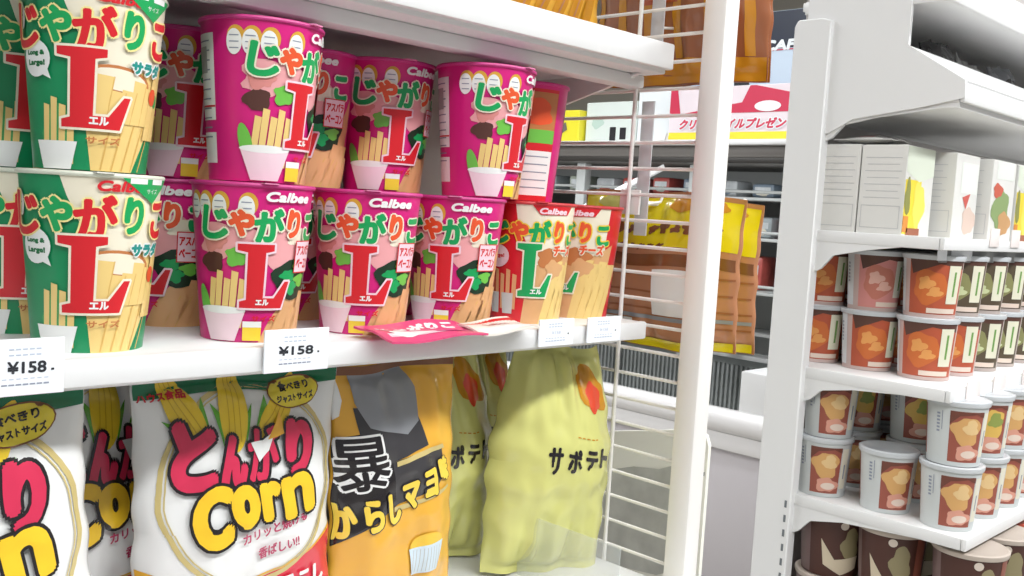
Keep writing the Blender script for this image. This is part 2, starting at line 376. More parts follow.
def make_cup(style):
    base, lidm, art, cat = {'green': (M['green'], M['cream'], art_green, ''), 'pink': (M['magenta'], M['magenta'], art_pink, ''), 'red': (M['red'], M['red'], art_red, '')}[style]
    t = thing('snack_cup', 'x', 'snack cup')
    bm = B(); lathe(bm, [(0, .003), (R0-.003, .003), (R0-.003, 0), (R0, 0), (R0+(R1-R0)*.5, CH*.5), (R1, CH)], 96); bmesh.ops.recalc_face_normals(bm, faces=bm.faces)
    mats = [base]; art().bake(bm, mats, cup_warp, clip=(-.1147, .1147, .0, CH-.0012), off=.00007)
    KEEP.add(id(bm)); obj('body', bm, mats, t)
    bm = B(); prof = [(R1+.0016*math.cos(a), CH-.0004+.0016*math.sin(a)) for a in (2*PI*i/10 for i in range(10))]
    rg = [[bm.verts.new((r*math.cos(2*PI*i/72), r*math.sin(2*PI*i/72), z)) for i in range(72)] for r, z in prof]
    for a in range(10):
        for i in range(72): bm.faces.new((rg[a][i], rg[a][(i+1) % 72], rg[(a+1) % 10][(i+1) % 72], rg[(a+1) % 10][i]))
    obj('rim', bm, mat('rim_'+style, {'green': '#D9DCCB', 'pink': '#C93A86', 'red': '#C8383B'}[style], .4), t)
    bm = B(); lathe(bm, [(0, CH-.002), (R1-.004, CH-.002), (R1-.001, CH+.0009), (R1+.0008, CH+.0011)], 72)
    bm2 = bm; P = [(-.007, -R1+.002), (.007, -R1+.002), (.0045, -R1-.0045), (-.0045, -R1-.0045)]
    tb = prism(B(), P, 'Z', CH+.0004, CH+.0012)
    fl_ = obj('foil_lid', bm2, mat('lid_'+style, {'green': '#E6E6DA', 'pink': '#E58AB4', 'red': '#E05058'}[style], .3, coat=.3), t)
    obj('pull_tab', tb, MATS['lid_'+style], fl_)
    return Proto(t)
cups = {s: make_cup(s) for s in ('green', 'pink', 'red')}
zb, zt2 = H-.100, H+.0068
def cup(style, x, y, z, extra, label, group=None):
    cups[style].put((x, y, z), (0, 0, face_cam(x, y, extra)), label, group)
fr = .605
cup('green', .243, fr, zb, 9, 'green salad-flavour snack cup at the front of the shelf, beside the left price tag')
cup('green', .235, fr+.088, zb, 6, 'green snack cup behind and left of the front green one, mostly hidden')
cup('green', .243, fr+.002, zt2, 6, 'green snack cup stacked on top of the front green cup')
cup('green', .226, fr+.09, zt2, 30, 'green snack cup in the back row of the upper layer, at the left edge')
cup('pink', .353, fr, zb, 15, 'pink bacon-flavour snack cup at shelf front, left of the central 158 price tag')
cup('pink', .450, fr, zb, 5, 'pink bacon-flavour snack cup at shelf front, right of the central 158 price tag')
cup('pink', .545, fr+.005, zb, -2, 'pink snack cup at shelf front touching the left red cheese cup')
cup('red', .632, fr+.004, zb, 14, 'red cheese-flavour snack cup, left one of the pair by the wire panel')
cup('red', .714, fr+.016, zb, -20, 'red cheese-flavour snack cup, right one of the pair by the wire panel')
cup('pink', .338, fr+.088, zb, -28, 'pink snack cup in the back row between the front green and pink cups')
cup('pink', .440, fr+.092, zb, 20, 'pink snack cup in the back row, behind the gap between the two middle pink cups')
cup('pink', .540, fr+.094, zb, -40, 'pink snack cup in the back row, behind the third pink cup')
cup('pink', .630, fr+.104, zb, 90, 'snack cup in the back row behind the left red cheese cup')
cup('pink', .356, fr+.001, zt2, 54, 'pink snack cup turned to show its nutrition panel, above the first pink cup')
cup('pink', .344, fr+.09, zt2, 22, 'shaded pink snack cup on the upper layer between the green and the big pink one')
cup('pink', .444, fr+.082, zt2, -10, 'pink snack cup in the upper back row just behind the big turned pink cup')
cup('pink', .510, fr+.062, zt2, 26, 'shaded pink snack cup on the upper layer, left of the right-hand turned pink cup')
cup('pink', .566, fr+.0, zt2, 56, 'pink turned snack cup on the upper layer over the gap before the red cups')
cup('pink', .655, fr+.042, zt2, -128, 'snack cup with its red-framed picture and white table, rightmost of the upper layer')

# price tags clipped to the rail
def price_tag(x0, x1, z0, z1, label, faint=False):
    t = thing('price_tag', label, 'price tag', ((x0+x1)/2, .5535, H+z0), 0, 'price tags on the snack shelf')
    w_, h_ = x1-x0, z1-z0; mats = [TAG]
    bm = bx(-w_/2, w_/2, -.0008, .0008, 0, h_, bev=.0004); a = Art()
    a.text('¥158', -.001, h_*.50, w_*(.25 if faint else .54), h_*(.12 if faint else .22), INK if not faint else INKF, 2, bold=0 if faint else .0003)
    a.rect(w_*.33, h_*.44, .0016, .0012, INK, 2)
    for k in range(2):
        for q in range(5): a.rect(-.009+.0035*q, h_*(.72+.1*k), .0025, .0007, INKF, 2)
    for q in range(7): a.rect(-.0125+.0036*q, h_*.2, .0029, .0008, INKF if faint else INKG, 2); a.rect(-.0125+.0036*q, h_*.3, .0022, .0005, INKF, 2)
    a.bake(bm, mats, lambda u, v, e: (u, -.0009-e, v), du=.05, dv=.05); KEEP.add(id(bm))
    obj('card', bm, mats, t, smooth=False)
    obj('clip', bx(-w_/2+.004, w_/2-.004, .0009, .0026, .002, .012, bev=.0004), mat('clip_plastic', '#E9EEF2', .2), t)
price_tag(.172, .2095, -.117, -.086, 'white 158 price tag on the shelf rail at the left edge of the view')
price_tag(.335, .3845, -.117, -.0885, 'white 158 price tag on the rail between the first two pink cups')
price_tag(.594, .6375, -.115, -.092, 'small faint price tag under the left red cheese cup', True)
price_tag(.656, .7025, -.115, -.0925, 'small faint price tag under the right red cheese cup, nearest the wire panel', True)

# flat sachets lying along the shelf front
def sheet(name, label, x0, x1, y, ang, wid, mats, art, cat, z0=.0045, curl=.0):
    bm = B(); n_ = 16; L_ = x1-x0; v = []
    def wp(u, vv, e): return (u, vv-wid/2, .0018+.003*math.sin(u*90)*.25+curl*max(0, .5-vv/wid)**2*-.03+.0012*math.sin(vv*160+u*40)+e)
    for s_ in (1, -1):
        g = [[bm.verts.new((lambda p: (p[0], p[1], p[2]-(0 if s_ == 1 else .0016)))(wp(-L_/2+L_*i/n_, wid*j/6, 0))) for j in range(7)] for i in range(n_+1)]
        for i in range(n_):
            for j in range(6): bm.faces.new((g[i][j], g[i+1][j], g[i+1][j+1], g[i][j+1]) if s_ == 1 else (g[i][j], g[i][j+1], g[i+1][j+1], g[i+1][j]))
        v.append(g)
    for i in range(n_):
        for j in (0, 6): bm.faces.new((v[0][i][j], v[0][i+1][j], v[1][i+1][j], v[1][i][j]))
    for j in range(6):
        for i in (0, n_): bm.faces.new((v[0][i][j], v[0][i][j+1], v[1][i][j+1], v[1][i][j]))
    bmesh.ops.recalc_face_normals(bm, faces=bm.faces)
    art.bake(bm, mats, wp, du=L_/n_, dv=wid/6, off=.0001, clip=(-L_/2, L_/2, 0, wid)); KEEP.add(id(bm))
    o = obj(name, bm, mats, None, ((x0+x1)/2, y, H-.100+z0), (math.radians(7), 0, ang)); return tag(o, label, cat)
a = Art(); a.rect(0, .012, .08, .006, M['palep'], 1); a.text('じゃがりこ', 0, .030, .075, .014, M['white'], 2, shear=.4, bold=.0012); a.blob(-.02, .014, .018, .006, M['white'], 2.4, 3, .3); a.blob(.022, .013, .014, .005, M['magenta'], 2.4, 5, .3)
sheet('peeled_lid_card', 'flat pink and white printed card lying before the pink cups', .418, .512, .550, .03, .044, [paper('card_pink', '#DD4C7C')], a, 'card')
a = Art(); a.rect(0, .006, .06, .008, M['white'], 1); a.rect(0, .030, .075, .006, M['red'], 1); a.text('Calbee', 0, .019, .03, .008, M['red'], 2, shear=.3)
sheet('white_card', 'flat white card with a red edge lying left of the red cheese cups', .508, .578, .553, .10, .036, [paper('card_white', '#EDE6DC')], a, 'card')

# ---------------------------------------------------------------- pillow bags
def pillow(name_, w_, h_, t_, basem, backm, art=None, seed=1, seal=.05, wr=1.0, pinch=.07, sealm=None, nu=60, nv=76, skew=0, taper=0, top=0):
    """a filled film bag: returns the bag mesh object (origin at the bottom centre, front facing -Y)"""
    ph = [random.Random(seed*17+k).random()*6.28 for k in range(8)]
    def S(u, v, sgn, e=0):
        s_ = max(-1, min(1, 2*u/w_)); q = max(0, min(1, v/h_)); qq = max(0, min(1, (q-seal)/(1-2*seal))); sb = math.sin(PI*qq)
        bl = sb**.55*(1-abs(s_)**2.6)**.75 if abs(s_) < 1 else 0
        y = t_/2*bl
        near = math.exp(-min(qq, 1-qq)*7)*min(1, sb*6)
        y += wr*.0030*near*(1-s_*s_)*(math.sin(u*210+ph[0])+.6*math.sin(u*330+ph[1]+v*30))
        y += wr*.0028*sb*(1-s_**4)*noise.noise(Vector((u*22+seed*3.1, v*16+ph[2], sgn*2.0)))*1.6
        y += wr*.0012*sb*(1-s_**4)*noise.noise(Vector((u*70+seed, v*60+ph[3], sgn*5.0)))
        y += wr*.0030*sb*(1-s_**4)*(.25-abs(noise.noise(Vector((u*20+v*14+seed, v*26-u*10, sgn*3.0+ph[0])))))
        edge = abs(s_)**3*sb*wr*.0011*math.sin(v*170+ph[4]+s_*2)
        x = u*(1-pinch*sb**.6-taper*(1-q)-top*max(0, (q-.45)/.55)**1.6)+edge + skew*(q-.5)
        yy = .0022*math.sin(u*120+ph[5])*(1-sb)*wr
        return (x, yy+(-(max(y, 0)+.0006+e) if sgn == 1 else (max(y, 0)+.0006+e)), v+ wr*.0015*math.sin(u*60+ph[6])*(1 if q > .5 else -.3))
    bm = B(); G = []
    for sg in (1, -1):
        g = [[bm.verts.new(S(-w_/2+w_*i/nu, h_*j/nv, sg)) for j in range(nv+1)] for i in range(nu+1)]; G.append(g)
        for i in range(nu):
            for j in range(nv):
                f = bm.faces.new((g[i][j], g[i+1][j], g[i+1][j+1], g[i][j+1]) if sg == 1 else (g[i][j], g[i][j+1], g[i+1][j+1], g[i+1][j])); f.material_index = 0 if sg == 1 else 1
    A_, Bk = G
    for i in range(nu):
        bm.faces.new((A_[i][0], Bk[i][0], Bk[i+1][0], A_[i+1][0])); bm.faces.new((A_[i][nv], A_[i+1][nv], Bk[i+1][nv], Bk[i][nv]))
    for j in range(nv):
        bm.faces.new((A_[0][j], A_[0][j+1], Bk[0][j+1], Bk[0][j])); bm.faces.new((A_[nu][j], Bk[nu][j], Bk[nu][j+1], A_[nu][j+1]))
    mats = [basem, backm]
    if art: art.bake(bm, mats, lambda u, v, e: S(u, v, 1, e+.0004), du=w_/nu, dv=h_/nv, off=.00012, clip=(-w_/2+.0008, w_/2-.0008, .001, h_-.001))
    KEEP.add(id(bm))
    o = obj(name_, bm, mats, sharp=70)
    return o
FW = film('film_white', '#E9E9E6')
FM = {k: film('film_'+k, v) for k, v in dict(green='#0C6B42', red='#D6273F', yellow='#EFC22A', corn='#E8C62E', corn2='#C9A21C', leaf='#5BA52E', gold='#C9B678', black='#1F1A1C', crimson='#CF2F52',
      maroon='#B03A5C', orange='#DB4A2E', badge='#E6D13A', silver='#B8B8B4', ltyel='#F0CF4C', amber='#E8AE3C', smoke='#8E9094', char='#3B393B', lime='#D3D27F', lime2='#B9B765', bread='#B87E5A', bread2='#9C5F3C',
      breadred='#B0522F', vivid='#E3CF16', ochre='#C98A1E', brown='#7A4A28', white='#EDEDEA', redtxt='#C21E2C', paleblue='#CDDDE6').items()}
# corn snack bag artwork, laid out on the bag's own face: origin bottom centre, metres
def corn_uv(px, py):
    p = on(px, py, 'Y', .600); return (p.x-.3615, p.z+.345)
def art_corn():
    a = Art(); Wb = .158
    def ring(rx, ry, w_, m_, L): 
        pts = [(0.002+rx*math.cos(t), .136+ry*math.sin(t)) for t in (2*PI*i/48 for i in range(48))]; a.line(pts, w_, m_, L, closed=True)
    a.rect(0, .209, .17, .014, FM['green'], 2)
    a.poly([(-.085,0),(.085,0),(.085,.094),(.055,.081),(.025,.071),(0,.067),(-.03,.068),(-.06,.074),(-.085,.082)], FM['red'], 1.2)
    a.poly([(-.085,.060),(.085,.060),(.085,.097),(.055,.083),(.025,.073),(0,.069),(-.03,.070),(-.06,.077),(-.085,.087)], FM['amber'], 1.1)
    ring(.070, .071, .0035, FM['gold'], 1.5); ring(.0665, .0675, .0010, FM['gold'], 1.7)
    # three corn cobs
    def cob(x, y, l, r, ang, L):
        c, s_ = math.cos(ang), math.sin(ang)
        pts = []
        for i in range(24):
            t = 2*PI*i/24; q = math.sin(t); rr = r*(1-.28*max(0, q))
            px_, py_ = rr*math.cos(t), l/2*q; pts.append((x+px_*c-py_*s_, y+px_*s_+py_*c))
        a.poly(pts, FM['corn'], L)
        for i in (-1, 0, 1): a.line([(x+i*r*.4*c+l*.38*s_, y+i*r*.4*s_-l*.38*c), (x+i*r*.28*c-l*.4*s_, y+i*r*.28*s_+l*.4*c)], .0007, FM['corn2'], L+.1)
        for sg in (-1, 1):
            a.poly([(x+sg*r*c*.7+l*.45*s_, y+sg*r*s_*.7-l*.45*c), (x+sg*r*1.5*c-l*.02*s_, y+sg*r*1.5*s_+l*.02*c), (x+sg*r*.85*c+l*.1*s_, y+sg*r*.85*s_-l*.1*c)], FM['leaf'], L-.2)
    u1 = corn_uv(195, 418); u2 = corn_uv(244, 412); u3 = corn_uv(290, 410)
    cob(u1[0], u1[1], .062, .0105, .42, 2.4); cob(u2[0], u2[1], .066, .0115, -.06, 2.8); cob(u3[0], u3[1], .056, .0095, -.62, 2.5)
    def g(ch, px0, px1, py0, py1, m_, L, bold, rot=.0, shear=0):
        xm, ym = (px0+px1)/2, (py0+py1)/2
        c0 = corn_uv(xm, ym); w_ = corn_uv(px1, ym)[0]-corn_uv(px0, ym)[0]; h_ = corn_uv(xm, py0)[1]-corn_uv(xm, py1)[1]
        a.text(ch, c0[0], c0[1], w_*.86, h_*.9, m_, L, rot=rot, shear=shear, bold=bold, outline=((.0021, FM['black']),))
    g('と', 174, 226, 424, 502, FM['crimson'], 6, .0034, rot=-.05); g('ん', 221, 253, 438, 496, FM['crimson'], 6.2, .0022); g('が', 249, 286, 426, 486, FM['crimson'], 6.4, .0014); g('り', 288, 322, 416, 480, FM['crimson'], 6.6, .0032)
    g('C', 190, 236, 490, 556, FM['yellow'], 8, .0031, rot=.1, shear=.1); g('o', 228, 262, 486, 532, FM['yellow'], 8.2, .0029, rot=.1); g('r', 259, 284, 480, 522, FM['yellow'], 8.4, .0027, rot=.12); g('n', 280, 320, 470, 516, FM['yellow'], 8.6, .0027, rot=.12)
    # small cone shaped snack with a drop of light on the letters
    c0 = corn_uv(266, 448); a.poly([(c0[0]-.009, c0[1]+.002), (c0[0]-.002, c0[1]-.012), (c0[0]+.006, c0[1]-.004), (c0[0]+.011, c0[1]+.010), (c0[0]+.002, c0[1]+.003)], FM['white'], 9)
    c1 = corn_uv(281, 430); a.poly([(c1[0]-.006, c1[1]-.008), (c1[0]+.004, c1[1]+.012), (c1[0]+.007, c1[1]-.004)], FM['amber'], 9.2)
    b0 = corn_uv(308, 395); a.ell(b0[0], b0[1], .0235, .0115, FM['brown'], 3.4); a.ell(b0[0], b0[1], .0225, .0105, FM['badge'], 3.6)
    a.text('食べきり', b0[0], b0[1]+.004, .028, .006, FM['black'], 4, bold=.0003); a.text('ジャストサイズ', b0[0], b0[1]-.004, .034, .0055, FM['black'], 4, bold=.0003)
    l0 = corn_uv(165, 401); a.text('ハウス食品', l0[0]+.009, l0[1]-.003, .034, .0062, FM['redtxt'], 3, bold=.0003)
    t0 = corn_uv(272, 531); a.text('カリッと焼ける', t0[0]+.003, t0[1]+.002, .056, .0085, FM['maroon'], 5, rot=.17, bold=.0003)
    t1 = corn_uv(274, 550); a.text('香ばしい!!', t1[0]+.004, t1[1]+.001, .034, .009, FM['maroon'], 5, rot=.13, bold=.0003)
    a.text('焼とうもろこし', .016, .057, .104, .018, FM['white'], 5, rot=.06, bold=.0010)
    return a
def bag_thing(label, cat, o, zipm=None): return tag(o, label, cat)
cornbag = pillow('corn_snack_bag', .160, .217, .055, FW, FM['silver'], art_corn(), seed=2, wr=1.0, pinch=.05)
tag(cornbag, 'x', 'snack bag'); cb = Proto(cornbag); CG = 'white corn snack bags on the lowest shelf'
cb.put((.3625, .624, H-.3445), (math.radians(-2), 0, math.radians(-3)), 'whole white corn snack bag with red and yellow lettering, beside the black and yellow bag', CG)
cb.put((.178, .600, H-.3445), (math.radians(-2), math.radians(-5), math.radians(-4)), 'white corn snack bag cut off by the left edge of the view', CG)
cb.put((.286, .684, H-.3445), (0, math.radians(2), math.radians(2)), 'shaded corn snack bag in the back row between the two front corn bags', CG)
# black and yellow mayonnaise flavour bag
def art_black():
    a = Art(); W_ = .135
    def uv(px, py):
        p = on(px, py, 'Y', .600); return (p.x-.5035, p.z+.345)
    def q(pts, m_, L): a.poly([uv(*p) for p in pts], m_, L)
    q([(335,500),(350,478),(372,470),(398,462),(446,448),(450,470),(440,486),(400,505),(340,560),(330,560)], FM['char'], 2)
    q([(336,470),(360,440),(395,425),(398,500),(345,556),(330,556)], FM['black'], 2.2)
    q([(370,410),(420,402),(432,448),(398,462),(372,470)], FM['char'], 2.3)
    q([(372,372),(380,362),(420,366),(428,392),(424,424),(412,436),(380,428),(372,405)], FM['smoke'], 2.5)          # plain grey field
    q([(335,372),(352,368),(360,385),(362,404),(358,420),(346,432),(338,410)], FM['white'], 2.5)
    q([(400,462),(447,446),(449,450),(400,467)], FM['gold'], 3); q([(396,508),(452,486),(453,489),(396,513)], FM['gold'], 3)
    def g(ch, px, py, w_, h_, m_, L, rot, bold, ol=()):
        c = uv(px, py); a.text(ch, c[0], c[1], w_, h_, m_, L, rot=rot, bold=bold, outline=ol)
    g('暴', 371, 465, .043, .042, FM['black'], 4, .12, .0008, ((.0018, FM['white']),))
    for ch, px, py, w_, h_ in (('か',353,526,.020,.030), ('ら',377,517,.016,.028), ('し',396,508,.012,.028), ('マ',412,496,.016,.022), ('ヨ',431,484,.015,.022), ('味',447,470,.013,.020)):
        g(ch, px, py, w_, h_, FM['ltyel'], 5, .15, .0014, ((.0010, FM['black']),))
    c = uv(428, 556); a.ell(c[0], c[1]+.010, .017, .010, FM['yellow'], 4); a.poly([(c[0]-.018, c[1]+.008), (c[0]+.018, c[1]+.010), (c[0]+.013, c[1]-.016), (c[0]-.013, c[1]-.016)], FM['paleblue'], 4.4)
    for k in range(9): a.rect(c[0]-.013+.0033*k, c[1]-.004, .0006, .021, FM['silver'], 4.6)
    a.rect(0, .212, .16, .010, FM['brown'], 2.6)
    c = uv(338, 366); a.text('カリッ', c[0]+.004, c[1]-.002, .024, .009, FM['redtxt'], 4, rot=.2, bold=.0006)
    return a
o = pillow('mayonnaise_snack_bag', .124, .215, .052, FM['amber'], FM['char'], art_black(), seed=5, wr=1.2, pinch=.03)
place(tag(o, 'x', 'snack bag'), (.506, .622, H-.3445), (math.radians(-1), math.radians(-1.5), math.radians(-4)), 'black and yellow snack bag with slanting yellow lettering right of the white corn bag')
# pale green potato bags
def art_lime(off=0):
    a = Art(); 
    for i, ch in enumerate('サポテト'): a.text(ch, -.014+.0215*i, .112+.001*i, .0165, .022, FM['black'], 3, bold=.0010)
    for k in range(5): a.rect(.012+.006*k, .135, .004, .0010, FM['ochre'], 3)
    a.blob(.040, .180, .024, .018, FM['ochre'], 2, 3, .2, rot=-.7); a.blob(.042, .173, .011, .014, FM['orange'], 2.4, 8, .2)
    return a
lb = pillow('potato_snack_bag', .146, .217, .066, FM['lime'], FM['lime2'], art_lime(), seed=9, wr=1.9, pinch=.02, seal=.04, taper=.16, top=.42)
tag(lb, 'x', 'snack bag'); lp = Proto(lb); LG = 'pale green potato snack bags'
lp.put((.679, .612, H-.3445), (math.radians(-3), math.radians(3), math.radians(-20)), 'front pale green potato snack bag leaning towards the wire side panel', LG)
lp.put((.675, .735, H-.3445), (0, math.radians(2), math.radians(-8)), 'rear pale green potato snack bag, almost hidden between the other two', LG)
lp.put((.606, .690, H-.3445), (0, math.radians(-2), math.radians(-12)), 'pale green potato snack bag in shade behind the black and yellow bag', LG)

# goods on the upper shelf
def art_bread(seed=1):
    a = Art(); r = random.Random(seed)
    for k in range(5): a.poly([(-.05+.02*k, .02), (-.036+.02*k, .015), (-.02+.02*k, .10), (-.034+.02*k, .11)], FM['ochre'], 2+.1*k)
    for k in range(4): a.line([(-.04+.02*k, .03), (-.02+.02*k, .1)], .002, FM['bread'], 3)
    return a
o = pillow('bread_snack_packet', .135, .14, .045, FM['amber'], FM['brown'], art_bread(), seed=12, wr=1.4)
place(tag(o, 'x', 'packet'), (.668, .640, H+.1485), (0, 0, math.radians(-8)), 'orange and gold packet standing on the top shelf beside the wire panel')
o = pillow('white_snack_packet', .12, .13, .045, FW, FM['silver'], Art().blob(-.02, .05, .02, .03, FM['char'], 2, 3).blob(.03, .03, .015, .018, FM['redtxt'], 2, 6), seed=13, wr=1.4)
place(tag(o, 'x', 'packet'), (.530, .630, H+.1485), (0, 0, math.radians(-5)), 'white packet with dark print on the top shelf, left of the orange one')

# packets hanging outside the wire panel (faces look towards the snack shelf)
def art_hang_low():
    a = Art(); w_ = .165
    a.rect(0, .128, w_, .05, FM['vivid'], 1.2); a.rect(0, .09, w_, .012, FM['brown'], 1.4)
    [a.blob(-.035+.0135*k, .121+.001*(k % 2), .0060, .0036+.0016*(k % 2), FM['brown'], 3+.1*(k % 3), 40+k, .35, rot=.5) for k in range(8)]; [a.blob(-.03+.012*k, .104, .0048, .0022, FM['brown'], 3, 60+k, .35, rot=.4) for k in range(6)]
    a.blob(.05, .146, .018, .008, FM['ochre'], 2.4, 3); a.blob(-.04, .146, .018, .008, FM['lime2'], 2.4, 5)
    a.rect(.044, .058, .038, .045, FM['white'], 2); a.rect(0, .032, w_, .004, FM['smoke'], 2); a.rect(-.03, .026, .06, .005, FM['white'], 2.2)
    for k in range(4): a.rect(0, .075-.017*k, w_, .002, FM['bread2'], 1.8)
    a.rect(-.06, .085, .03, .012, FM['redtxt'], 3); a.rect(0, .005, w_, .01, FM['vivid'], 2.4)
    return a
def art_hang_up():
    a = Art(); a.rect(0, .012, .18, .024, FM['ochre'], 1.4)
    for k in range(5): a.rect(-.07+.034*k, .1, .010, .15, FM['ochre'], 1.6)
    a.rect(.0, .10, .18, .004, FM['brown'], 2); a.ell(-.05, .04, .010, .008, FM['white'], 2.6); a.rect(.01, .095, .045, .035, FM['breadred'], 2.2)
    return a
hl = pillow('bread_packet', .170, .158, .035, FM['bread'], FM['vivid'], art_hang_low(), seed=21, wr=1.0, pinch=.02, sealm=None)
tag(hl, 'x', 'packet'); hp = Proto(hl)
R90 = math.radians(-90)
hp.put((.812, .614, H-.134), (0, 0, R90), 'brown and yellow packet hanging outside the wire panel, seen through its wires', 'brown packets with yellow tops outside the wire panel')
hp.put((.862, .618, H-.136), (0, 0, R90+math.radians(3)), 'brown packet with yellow top hanging right of the white post, farther from the rack', 'brown packets with yellow tops outside the wire panel')
hp.put((.905, .622, H-.140), (math.radians(1), 0, R90+math.radians(3)), 'narrow glimpse of a brown yellow-topped packet, rightmost of those beside the post', 'brown packets with yellow tops outside the wire panel')
hu = pillow('orange_packet', .165, .21, .038, FM['bread2'], FM['breadred'], art_hang_up(), seed=24, wr=1.3, pinch=.02)
tag(hu, 'x', 'packet'); hq = Proto(hu)
hq.put((.808, .612, H+.130), (0, 0, R90), 'brown red packet hanging high outside the wire panel, behind the wires', 'orange brown packets hanging high')
hq.put((.860, .602, H+.138), (0, 0, R90+math.radians(2)), 'gold and orange packet hanging high, right of the white post', 'orange brown packets hanging high')
hq.put((.888, .616, H+.142), (0, 0, R90+math.radians(2)), 'outermost gold orange packet hanging high beside the post', 'orange brown packets hanging high')
# hanging strips that carry the packets
stripm = mat('strip_plastic', '#DADADC', .3, alpha=.75)
for z0, z1, lab in ((-.02, .11, 'lower'), (.15, .42, 'upper')):
    t = thing('hanging_strip', 'translucent white hanging strip clipped to the wires above the %s packets' % lab, 'display strip', (.7695, .586 if z0 > .1 else .590, H+z0))
    obj('strip', bx(-.0008, .0008, -.0075, .0075, 0, z1-z0, bev=.0004), stripm, t)
    for k in range(2):
        bm = tube(B(), (.0, 0, .03+.06*k), (.03, 0, .034+.06*k), .0013, 8); tube(bm, (.03, 0, .034+.06*k), (.034, 0, .042+.06*k), .0013, 8); obj('hook', bm, WIRE, t)
# peg hooks carrying each row of packets
for z, lab in ((.012, 'lower'), (.335, 'upper')):
    t = thing('peg_hook', 'white wire peg hook through the %s hanging packets' % lab, 'hook', (XG, .60, H+z))
    bm = tube(B(), (.002, 0, 0), (.20, 0, 0), .0022, 8); tube(bm, (.20, 0, 0), (.21, 0, .012), .0022, 8); obj('arm', bm, WIRE, t)
    obj('mounting_plate', bx(.0, .003, -.012, .012, -.012, .012, bev=.0006), WIRE, t)

# cream board outside the panel
bm = prism(B(), [(.547, .03), (.547, H-.232), (.551, H-.222), (.562, H-.218), (.73, H-.255), (.738, H-.262), (.738, .03)], 'X', .853, .858)
mm = [mat('cream_board', '#F0EFE4', .5)]
gm = mat('mottled_print', '#B9B9B2', .5, vary=.35, bscale=38)
a = Art(); a.poly([(.725,H-.290),(.700,H-.283),(.672,H-.286),(.640,H-.275),(.606,H-.270),(.588,H-.262),(.572,H-.268),(.580,H-.292),(.570,H-.318),(.582,H-.345),(.574,H-.372),(.60,H-.385),(.66,H-.392),(.73,H-.40)], gm, 1); a.rect(.553, H-.262, .008, .004, INK, 2)
a.bake(bm, mm, lambda u, v, e: (.853-e-.0004, u, v), du=.2, dv=.2); KEEP.add(id(bm))
o = tag(obj('promotion_board', bm, mm, smooth=False), 'cream board with grey mottled print standing behind the wire panel and post', 'board')
bm = bx(.84, .87, .58, .72, 0, .031, bev=.003); obj('board_foot', bm, WHITE, o)

# ---------------------------------------------------------------- right rack
XR = 1.5
rr = thing('soup_rack', 'white open-sided shop rack of soup cups and boxed soups, right of the aisle', 'shelf rack', (0, 0, 0))
def rboard(zt, yf, lipdn=.018, lipup=0, x1=2.9):
    bm = B(); box(bm, XR, x1, yf+.0085, .845, zt-.014, zt, bev=.001)
    box(bm, XR-.0016, XR+.008, yf+.0085, .84, zt-lipdn, zt+.001, bev=.0015)
    box(bm, 1.57, x1, .84, .872, zt-.014, zt-.0002)
    o = obj('shelf_board', bm, WHITE, rr)
    obj('price_rail', bx(XR-.002, x1, yf, yf+.008, zt-lipdn, zt+max(lipup, .0012), bev=.002), WHITE, o); return o
LV = dict(A=(.2, .568), B=(-.008, .578), C=(-.236, .548), D=(-.452, .505), E=(-.69, .46))
for k, (z, yf) in LV.items():
    rboard(H+z, yf, lipdn=.018 if k != 'A' else .006, lipup=0 if k != 'A' else .022)
rboard(H+.365, .60, lipdn=.02, lipup=.028)
for k, d in (('B', .062), ('C', .05), ('D', .06), ('E', .06), ('A', .055)):
    z = H+LV[k][0]-.013
    pts = [(.80, z), (LV[k][1]+.03, z), (LV[k][1]+.06, z-.004), (.70, z-d*.22), (.755, z-d*.42), (.775, z-d*.8), (.80, z-d)]
    obj('shelf_bracket', prism(B(), pts, 'X', XR-.0005, XR+.006), WHITE, rr, smooth=False)
bm = prism(B(), [(.85, .0), (.85, H+.325), (.844, H+.335), (.80, H+.335), (.785, H+.33), (.785, 0)], 'X', XR-.014, XR+.010)
bmesh.ops.bevel(bm, geom=bm.edges[:], offset=.002, segments=1, affect='EDGES')
obj('upright', bm, WHITE, rr)
bm = B(); k0 = .786
for z in [H-.9+.025*i for i in range(18)]: box(bm, XR-.0146, XR-.0138, .792, .796, z, z+.012)
obj('slot_row', bm, mat('slot_shadow_gap', '#6F7478', .7), rr, smooth=False)
bm = prism(B(), [(.832, H+.15), (.832, H+.62), (.662, H+.62), (.660, H+.283), (.570, H+.226), (.568, H+.2), (.63, H+.188), (.74, H+.172), (.78, H+.15)], 'X', XR-.004, XR+.004)
obj('end_panel', bm, WHITE, rr, smooth=False)
bm = prism(B(), [(.662, H+.284), (.570, H+.226), (.573, H+.222), (.664, H+.279)], 'X', XR+.004, 2.9)
obj('sloping_front', bm, WHITE, rr, smooth=False)
obj('back_panel', bx(1.575, 2.9, .873, .88, 0, H+.62, bev=.001), mat('soup_rack_back', '#B9B4B0', .6, vary=.04), rr)
obj('base_plinth', bx(XR, 2.9, .47, .80, 0, .1, bev=.003), WHITE, rr)
# grey rail below shelf B with two white labels
obj('under_rail', bx(XR+.05, 2.9, .600, .606, H-.046, H-.024, bev=.001), GREYM, rr)
for x0, x1 in ((1.53, 1.565), (1.585, 1.67)): obj('rail_label', bx(x0, x1, .5985, .5998, H-.043, H-.027), TAG, rr, smooth=False)
